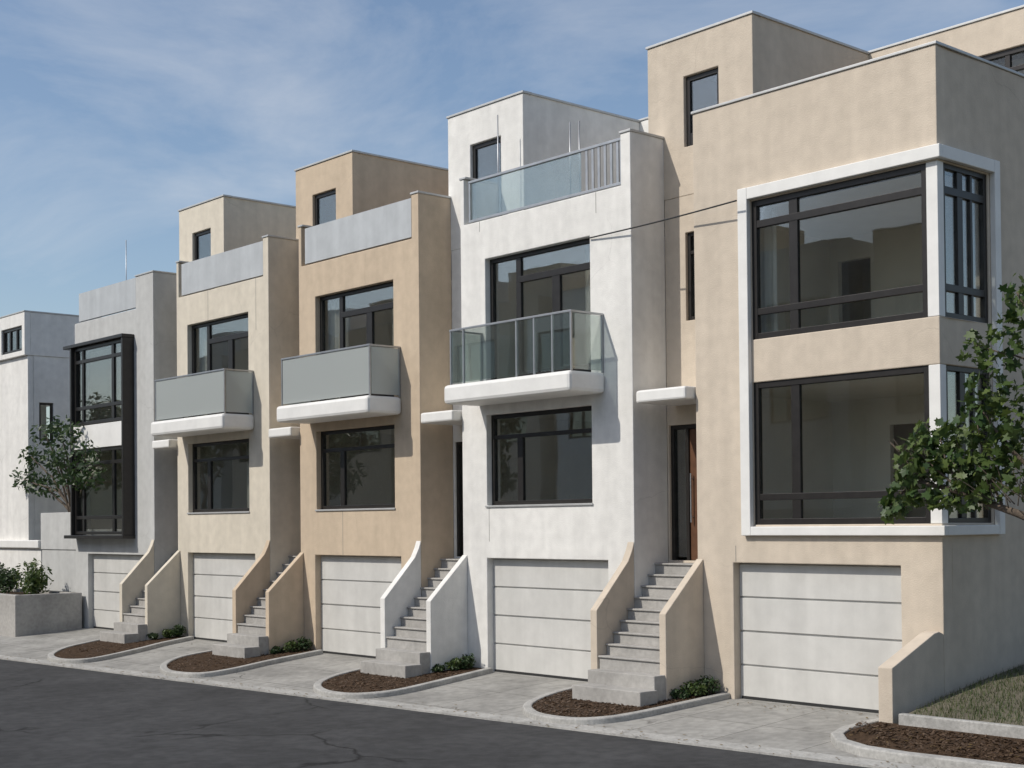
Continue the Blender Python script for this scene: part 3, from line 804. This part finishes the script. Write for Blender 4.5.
# ------------------------------------------------------------------ plants
def leaf_shape(kind):
    if kind == 'lobed':
        return [(0, -.5), (.12, -.3), (.42, -.34), (.33, -.08), (.5, .12), (.2, .14), (.16, .3), (0, .55), (-.16, .3), (-.2, .14), (-.5, .12), (-.33, -.08), (-.42, -.34), (-.12, -.3)]
    return [(0, -.5), (.16, -.25), (.2, .05), (.12, .3), (0, .5), (-.12, .3), (-.2, .05), (-.16, -.25)]
def leaves(m, rnd, centre, spread, n, size, shape):
    for _ in range(n):
        while True:
            d = Vector((rnd.uniform(-1, 1), rnd.uniform(-1, 1), rnd.uniform(-1, 1)))
            if d.length <= 1: break
        p = Vector(centre) + Vector((d.x * spread[0], d.y * spread[1], d.z * spread[2]))
        nrm = (d * 0.6 + Vector((rnd.uniform(-1, 1), rnd.uniform(-1, 1), rnd.uniform(-.2, 1.2)))).normalized()
        u = nrm.orthogonal().normalized(); v = nrm.cross(u)
        a = rnd.uniform(0, 6.28); s = size * rnd.uniform(0.65, 1.25)
        u, v = math.cos(a) * u + math.sin(a) * v, -math.sin(a) * u + math.cos(a) * v
        fold = rnd.uniform(-.25, .1)
        m.quad(*[p + s * (q[0] * u + q[1] * v) + nrm * s * fold * abs(q[0]) for q in shape])

def shrub(x, y, z, r, h, label, seed, mname='leaf_dark', group=None, size=0.075, n=420):
    rnd = random.Random(seed)
    t = thing('shrub', label, 'shrub', (x, y, z), group)
    m = MB(); sh = leaf_shape('oval')
    for k in range(7):
        a = rnd.uniform(0, 6.28); q = rnd.uniform(0, 0.6) * r
        leaves(m, rnd, (x + q * math.cos(a), y + q * math.sin(a), z + h * rnd.uniform(0.4, 0.7)), (r * .55, r * .55, h * .42), n // 7, size, sh)
    m.build('foliage', M[mname], t, weld=False)
    s = MB()
    for k in range(5):
        a = rnd.uniform(0, 6.28)
        s.tube([(x, y, z - 0.05), (x + r * .3 * math.cos(a), y + r * .3 * math.sin(a), z + h * .4), (x + r * .6 * math.cos(a), y + r * .6 * math.sin(a), z + h * .75)], [0.012, 0.008, 0.004], 5)
    s.build('stem', M['bark'], t)

near = {5: 'the stairs left of the corner house garage', 4: 'the stairs between the white and tan houses', 3: 'the stairs between the tan and ivory houses', 2: 'the far stairs by the grey bay house'}
XR0 = {5: -7.31, 4: -13.72, 3: -19.84, 2: -25.87}
for i in (5, 4, 3, 2):
    for k, (dx, dy, r, h, wd) in enumerate(((0.22, -0.80, 0.20, 0.17, 'smallest low shrub, at the front beside '), (0.34, -0.48, 0.25, 0.26, 'middle rounded shrub of three beside '), (0.46, -0.24, 0.23, 0.33, 'tallest shrub against the house wall beside '))):
        x, y = XR0[i] + dx, dy
        shrub(x - 0.03, y, GZ(y) + 0.07, r, h, wd + near[i], i * 10 + k, 'leaf_dark' if k != 1 else 'leaf', 'low shrubs beside the stair walls')
PL = [(-32.2, -1.3, 0.42, 0.75, 'bushy shrub at the right end of the raised planter'),
      (-33.3, -0.9, 0.55, 1.1, 'tall green shrub in the raised planter below the garden wall'),
      (-34.6, -1.2, 0.6, 0.8, 'broad dark shrub in the raised planter near the left edge'),
      (-36.0, -1.0, 0.6, 1.0, 'sage green shrub at the left edge in the raised planter')]
for k, (x, y, r, h, lb) in enumerate(PL):
    shrub(x, y, 0.93, r, h, lb, 70 + k, ('leaf', 'leaf', 'leaf_dark', 'leaf_grey')[k], 'shrubs in the raised planter', 0.14, 560)

def limb(m, pts, r0, r1, rnd, seg=7):
    pts = [Vector(p) for p in pts]; out = []; rr = []
    N = 5
    for i in range(len(pts) - 1):
        for k in range(N):
            t = k / N
            out.append(pts[i].lerp(pts[i + 1], t) + (Vector((rnd.uniform(-1, 1), rnd.uniform(-1, 1), rnd.uniform(-1, 1))) * r1 * 1.2 if i + k else Vector()))
    out.append(pts[-1])
    for i in range(len(out)): rr.append(r0 + (r1 - r0) * i / (len(out) - 1))
    m.tube(out, rr, seg)

def right_tree():
    rnd = random.Random(11)
    bx, by = 1.25, -0.9
    t = thing('street_tree', 'leafy broad-leaved tree leaning into view at the right edge in front of the corner bay', 'tree', (bx, by, 0.25))
    tr = MB()
    limb(tr, [(bx, by, 0.2), (bx - .05, by, 1.3), (bx - .2, by - .05, 2.3)], 0.13, 0.095, rnd, 10)
    fork = (bx - .2, by - .05, 2.3)
    ends = []
    def br(pts, r0, r1): limb(tr, [fork] + pts, r0, r1, rnd); ends.append(pts[-1])
    br([(-0.3, -1.35, 3.0), (-1.25, -1.5, 3.38), (-1.95, -1.55, 3.55), (-2.4, -1.5, 3.2)], 0.07, 0.012)
    br([(0.1, -1.2, 3.2), (-0.55, -1.4, 3.9), (-0.95, -1.5, 4.5)], 0.06, 0.012)
    br([(0.7, -1.1, 3.8), (0.0, -1.3, 5.0), (-0.45, -1.4, 6.0)], 0.07, 0.012)
    br([(1.3, -0.9, 4.0), (1.5, -0.8, 5.4), (1.4, -0.8, 6.6)], 0.08, 0.014)
    br([(1.9, -0.5, 3.6), (2.7, -0.3, 4.6), (3.0, -0.2, 5.4)], 0.06, 0.012)
    br([(1.3, -1.8, 3.5), (1.4, -2.4, 4.4)], 0.05, 0.012)
    limb(tr, [(-1.25, -1.5, 3.38), (-1.45, -1.55, 3.8), (-1.6, -1.5, 4.25)], 0.022, 0.006, rnd, 6)
    limb(tr, [(-0.7, -1.42, 3.2), (-0.9, -1.5, 3.7), (-1.0, -1.5, 4.3)], 0.022, 0.006, rnd, 6)
    limb(tr, [(-1.25, -1.5, 3.38), (-1.8, -1.6, 3.9), (-2.05, -1.6, 4.0)], 0.018, 0.005, rnd, 6)
    limb(tr, [(0.0, -1.3, 5.0), (-0.6, -1.45, 5.2), (-1.0, -1.5, 5.35)], 0.02, 0.006, rnd, 6)
    for k in range(26):
        a = Vector((rnd.uniform(-1.9, 0.1), -1.48 + rnd.uniform(-.1, .1), 0)); a.z = 3.2 + (0.25 if a.x < -1 else 0.0) + rnd.uniform(-.1, .1)
        b = a + Vector((rnd.uniform(-.6, .15), rnd.uniform(-.3, .3), rnd.uniform(.2, .8)))
        limb(tr, [a, b], 0.009, 0.003, rnd, 5)
    tr.build('trunk', M['bark'], t, smooth=True)
    m = MB(); sh = leaf_shape('lobed')
    cl = [((-2.35, -1.5, 3.15), (.28, .2, .14), 26), ((-2.0, -1.55, 3.6), (.32, .3, .28), 46), ((-1.6, -1.5, 3.95), (.35, .3, .35), 55), ((-1.2, -1.5, 3.75), (.35, .3, .4), 55),
          ((-1.75, -1.5, 4.2), (.25, .25, .2), 22), ((-1.0, -1.5, 4.3), (.35, .3, .35), 52), ((-0.75, -1.45, 4.85), (.38, .35, .35), 60), ((-1.0, -1.5, 5.3), (.25, .25, .25), 26),
          ((-0.5, -1.4, 5.4), (.4, .35, .4), 65), ((-0.35, -1.4, 5.95), (.3, .3, .3), 40), ((-0.25, -1.3, 4.5), (.35, .3, .35), 50), ((-0.75, -1.45, 3.6), (.3, .3, .25), 30)]
    cl += [((-1.2, -1.5, 3.25), (.4, .3, .2), 45), ((-0.85, -1.45, 3.85), (.4, .35, .35), 60), ((-1.6, -1.5, 3.3), (.35, .3, .15), 35), ((-0.35, -1.35, 3.5), (.35, .3, .3), 45), ((-0.9, -1.4, 4.6), (.35, .3, .3), 40)]
    cl += [((-2.15, -1.5, 3.35), (.35, .3, .22), 45), ((-1.85, -1.6, 3.8), (.4, .35, .3), 60), ((-1.45, -1.45, 3.55), (.4, .3, .25), 55), ((-0.95, -1.5, 3.45), (.4, .3, .22), 45),
           ((-1.35, -1.5, 4.15), (.4, .3, .3), 50), ((-0.6, -1.4, 4.2), (.4, .35, .4), 60), ((-1.9, -1.5, 4.05), (.3, .3, .25), 40), ((-0.5, -1.4, 3.95), (.35, .3, .3), 40)]
    for e in ends[3:]:
        for k in range(6):
            cl.append(((e[0] + rnd.uniform(-.7, .7), e[1] + rnd.uniform(-.6, .6), e[2] + rnd.uniform(-.9, .5)), (.45, .45, .4), 60))
    for k in range(12):
        cl.append(((rnd.uniform(0.3, 2.4), rnd.uniform(-1.8, .2), rnd.uniform(3.6, 6.4)), (.5, .5, .4), 60))
    for c, s, n in cl:
        leaves(m, rnd, c, s, int(n * .7), 0.165, sh); leaves(m, rnd, c, s, int(n * .6), 0.10, sh)
    m.build('crown', M['leaf'], t, weld=False)
right_tree()

def left_tree():
    rnd = random.Random(21)
    bx, by, bz = -33.2, 0.4, 3.46
    t = thing('small_tree', 'small bushy many-stemmed tree growing on top of the grey terrace wall', 'tree', (bx, by, bz))
    tr = MB(); m = MB(); sh = leaf_shape('oval')
    tips = [(-36.1, 0.0, 4.6), (-35.5, 0.0, 5.3), (-34.2, -0.1, 5.95), (-32.9, -0.2, 6.1), (-31.3, -0.55, 5.85), (-29.9, -0.75, 5.15), (-29.2, -0.85, 4.5), (-33.6, -0.1, 5.2), (-34.9, 0.0, 4.4), (-32.2, -.4, 5.2), (-30.8, -0.7, 4.5)]
    for k, e in enumerate(tips):
        b = Vector((bx + rnd.uniform(-.25, .25), by + rnd.uniform(-.15, .15), bz - 0.05))
        mid = b.lerp(Vector(e), 0.5) + Vector((0, 0, 0.25))
        limb(tr, [b, mid, e], 0.05, 0.014, rnd, 6)
        leaves(m, rnd, e, (.55, .45, .42), 90, 0.2, sh)
        leaves(m, rnd, mid, (.4, .3, .3), 18, 0.18, sh)
    tr.build('trunk', M['bark'], t, smooth=True)
    m.build('crown', M['leaf_dark'], t, weld=False)
left_tree()

def chips():
    rnd = random.Random(8); m = MB()
    def chip(x, y, z):
        a = rnd.uniform(0, 6.28); l = rnd.uniform(.015, .045); w = l * rnd.uniform(.25, .5); t = rnd.uniform(-.5, .5)
        u = Vector((math.cos(a), math.sin(a), t)) * l; v = Vector((-math.sin(a), math.cos(a), rnd.uniform(-.4, .4))) * w
        c = Vector((x, y, z + .012))
        m.quad(c - u - v, c + u - v * .6, c + u * .8 + v, c - u * .9 + v)
    def inside(p, poly):
        r = False
        for i in range(len(poly)):
            (xa, ya), (xb, yb) = poly[i], poly[i - 1]
            if (ya > p[1]) != (yb > p[1]) and p[0] < (xb - xa) * (p[1] - ya) / (yb - ya) + xa: r = not r
        return r
    for i, off, n in ((5, 0, 2600), (4, 6.2, 1500), (3, 12.3, 800), (2, 18.4, 500)):
        po = outline(i, off, 0.18); x0, x1 = min(p[0] for p in po), max(p[0] for p in po); y0 = min(p[1] for p in po)
        k = 0
        while k < n:
            x, y = rnd.uniform(x0, x1), rnd.uniform(y0, 0)
            if inside((x, y), po): chip(x, y, GZ(y) + .075); k += 1
    for _ in range(2600):
        x = rnd.uniform(-2.9, 2.2); y = rnd.uniform(-2.3, -1.5); f = (y + 2.36) / 0.94
        if x < -2.3 and y < -1.9: continue
        chip(x, y, (GZ(-2.38) + .09) * (1 - f) + .13 * f)
    tag(m.build('mulch', M['chip'], weld=False), 'loose bark chips covering the soil of the kerbed beds', 'mulch', kind='stuff')
chips()

def litter():
    rnd = random.Random(44); m = MB(); sh = leaf_shape('oval')
    def drop(x, y, z):
        a = rnd.uniform(0, 6.28); sz = rnd.uniform(0.035, 0.075); t = rnd.uniform(-.35, .35)
        u = Vector((math.cos(a), math.sin(a), t)); v = Vector((-math.sin(a), math.cos(a), rnd.uniform(-.3, .3)))
        m.quad(*[Vector((x, y, z + 0.02)) + sz * (q[0] * u + q[1] * v) for q in sh])
    for _ in range(420):
        x = rnd.uniform(-30, 3); e = abs(rnd.gauss(0, .22)); y = gy(x) + 0.03 + e * rnd.choice((1, 1, -0.4))
        drop(x, y, GZ(y) if y > gy(x) else GZ(gy(x)))
    for _ in range(45):
        x = rnd.uniform(-6.4, -3.3); y = -abs(rnd.gauss(0, .35)) - 0.05
        if y > -2: drop(x, y, GZ(y))
    for _ in range(170):
        x = rnd.uniform(-2.9, 2.5); y = rnd.uniform(-2.35, -1.5); drop(x, y, 0.0 + 0.13 * (y + 2.35) - 0.03)
    tag(m.build('leaf_litter', M['leaf_dry'], weld=False), 'scattered dry fallen leaves along the kerbs and beds', 'leaves', kind='stuff')
litter()

# ------------------------------------------------------------------ the facing row, seen mirrored in the panes
ORD = ['first', 'second', 'third', 'fourth', 'fifth', 'sixth', 'seventh', 'eighth', 'ninth', 'tenth', 'eleventh']
def facing_house(k):
    xl = -23.55 - 6.2 * (k - 1); x0, x1 = xl, xl + 4.9; y = -29.0; zb = 3.7; zt = 14.3
    wm = (M['white'], M['clay'], M['grey'], M['sand'])[k % 4]
    root = thing('facing_house', 'flat-roofed stucco house across the street, ' + ORD[k] + ' of the facing row counted from the right', 'house', ((x0 + x1) / 2, y - 4, zb), 'houses in the facing row')
    m = MB()
    m.wall(x0, x1, zb - 2, zt, y - 0.25, y, [(x0 + 0.8, x0 + 3.9, zb + 3.4, zb + 5.2), (x0 + 0.8, x0 + 3.9, zb + 5.9, zb + 8.4)])
    m.box(x0, x0 + .25, y - 10, y - .25, zb - 2, zt).box(x1 - .25, x1, y - 10, y - .25, zb - 2, zt).box(x0 + .25, x1 - .25, y - 10, y - 9.8, zb - 2, zt)
    m.box(x0 + .25, x1 - .25, y - 9.8, y - .25, zt - 0.9, zt - 0.8)
    m.box(x1 + 0.002, x1 + 1.298, y - 10, y - 1.0, zb - 2, zt - 0.9)
    m.build('wall', wm, root)
    if k > 2: MB().box(x0 + 1.4, x1 + 0.6, y - 4.6, y - 1.1, zt - 0.8, zt + 1.7).build('penthouse', wm, root)
    MB().box(x0 - .02, x1 + .02, y - .3, y + .03, zt + .001, zt + .05).build('coping', M['flash'], root)
    for za, zc in ((zb + 3.4, zb + 5.2), (zb + 5.9, zb + 8.4)):
        f = MB(); a, b = x0 + .8, x0 + 3.9
        f.box(a, a + .09, y - .2, y - .1, za, zc).box(b - .09, b, y - .2, y - .1, za, zc).box(a + .09, b - .09, y - .2, y - .1, za, za + .09).box(a + .09, b - .09, y - .2, y - .1, zc - .09, zc).box(a + .9, a + 1.05, y - .19, y - .11, za + .09, zc - .09)
        fo = f.build('window', M['bronze'], root)
        MB().box(a + .05, b - .05, y - .16, y - .15, za + .05, zc - .05).build('pane', M['glass'], fo)
for k in range(11): facing_house(k)
def facing_tree(x, y, zb, h, r, k):
    rnd = random.Random(90 + k)
    t = thing('facing_tree', 'broad-leaved tree on the bank across the street, ' + ORD[k] + ' counted from the right', 'tree', (x, y, zb), 'trees across the street')
    tr = MB(); m = MB(); sh = leaf_shape('oval')
    limb(tr, [(x, y, zb - .3), (x + .1, y, zb + h * .35)], 0.2, 0.14, rnd, 8)
    for q in range(9):
        a = rnd.uniform(0, 6.28); e = (x + r * .7 * math.cos(a), y + r * .7 * math.sin(a), zb + h * rnd.uniform(.45, .95))
        limb(tr, [(x + .1, y, zb + h * .33), (x + r * .3 * math.cos(a), y + r * .3 * math.sin(a), zb + h * .5), e], 0.08, 0.02, rnd, 5)
        for w in range(3):
            leaves(m, rnd, (e[0] + rnd.uniform(-.5, .5), e[1] + rnd.uniform(-.5, .5), e[2] + rnd.uniform(-.5, .5)), (r * .38, r * .38, r * .3), 70, 0.42, sh)
    tr.build('trunk', M['bark'], t, smooth=True)
    m.build('crown', M['leaf_dark'], t, weld=False)
for k, (x, y, zb, h, r) in enumerate(((-30.5, -23.5, 2.4, 4.4, 1.6), (-41, -23, 2.3, 5.4, 2.0), (-53, -22.5, 2.2, 6.6, 2.4), (-66, -23, 2.3, 7.5, 2.6), (-76, -24, 2.5, 8.6, 2.8), (-84, -24.5, 2.6, 10.0, 3.2))):
    facing_tree(x, y, zb, h, r, k)

# ------------------------------------------------------------------ cable and masts
def cable(pts, label):
    m = MB(); m.tube(pts, 0.014, 6)
    tag(m.build('overhead_cable', M['wire'], smooth=True), label, 'cable')
pts = []
for k in range(25):
    s = k / 24
    pts.append((-9.88 + s * 3.75, -0.04 - 0.22 * s, 8.35 + 0.02 * s - 0.02 * math.sin(math.pi * s)))
cable(pts, 'thin black cable strung from the white house across to the corner bay')

def mast(x, y, z0, z1, label, yagi=False, r=0.016):
    t = thing('roof_mast', label, 'mast', (x, y, z0), 'slim masts on the roof terraces')
    MB().tube([(x, y, z0), (x, y, z1)], [r, r * .8], 8).build('pole', M['steel'], t, smooth=True)
    MB().box(x - 0.1, x + 0.1, y - 0.1, y + 0.1, z0, z0 + 0.03).build('base', M['steel'], t)
mast(-30.83, 1.0, 9.0, 11.67, 'tall thin mast on the roof of the grey bay house')
mast(-13.02, 0.45, 9.0, 11.45, 'thin mast at the left on the white house roof, in front of the roof door')
mast(-10.87, 0.45, 9.0, 10.84, 'left of the two short masts near the barred end of the white house roof guard')
mast(-10.61, 0.45, 9.0, 10.80, 'right of the two short masts near the barred end of the white house roof guard')
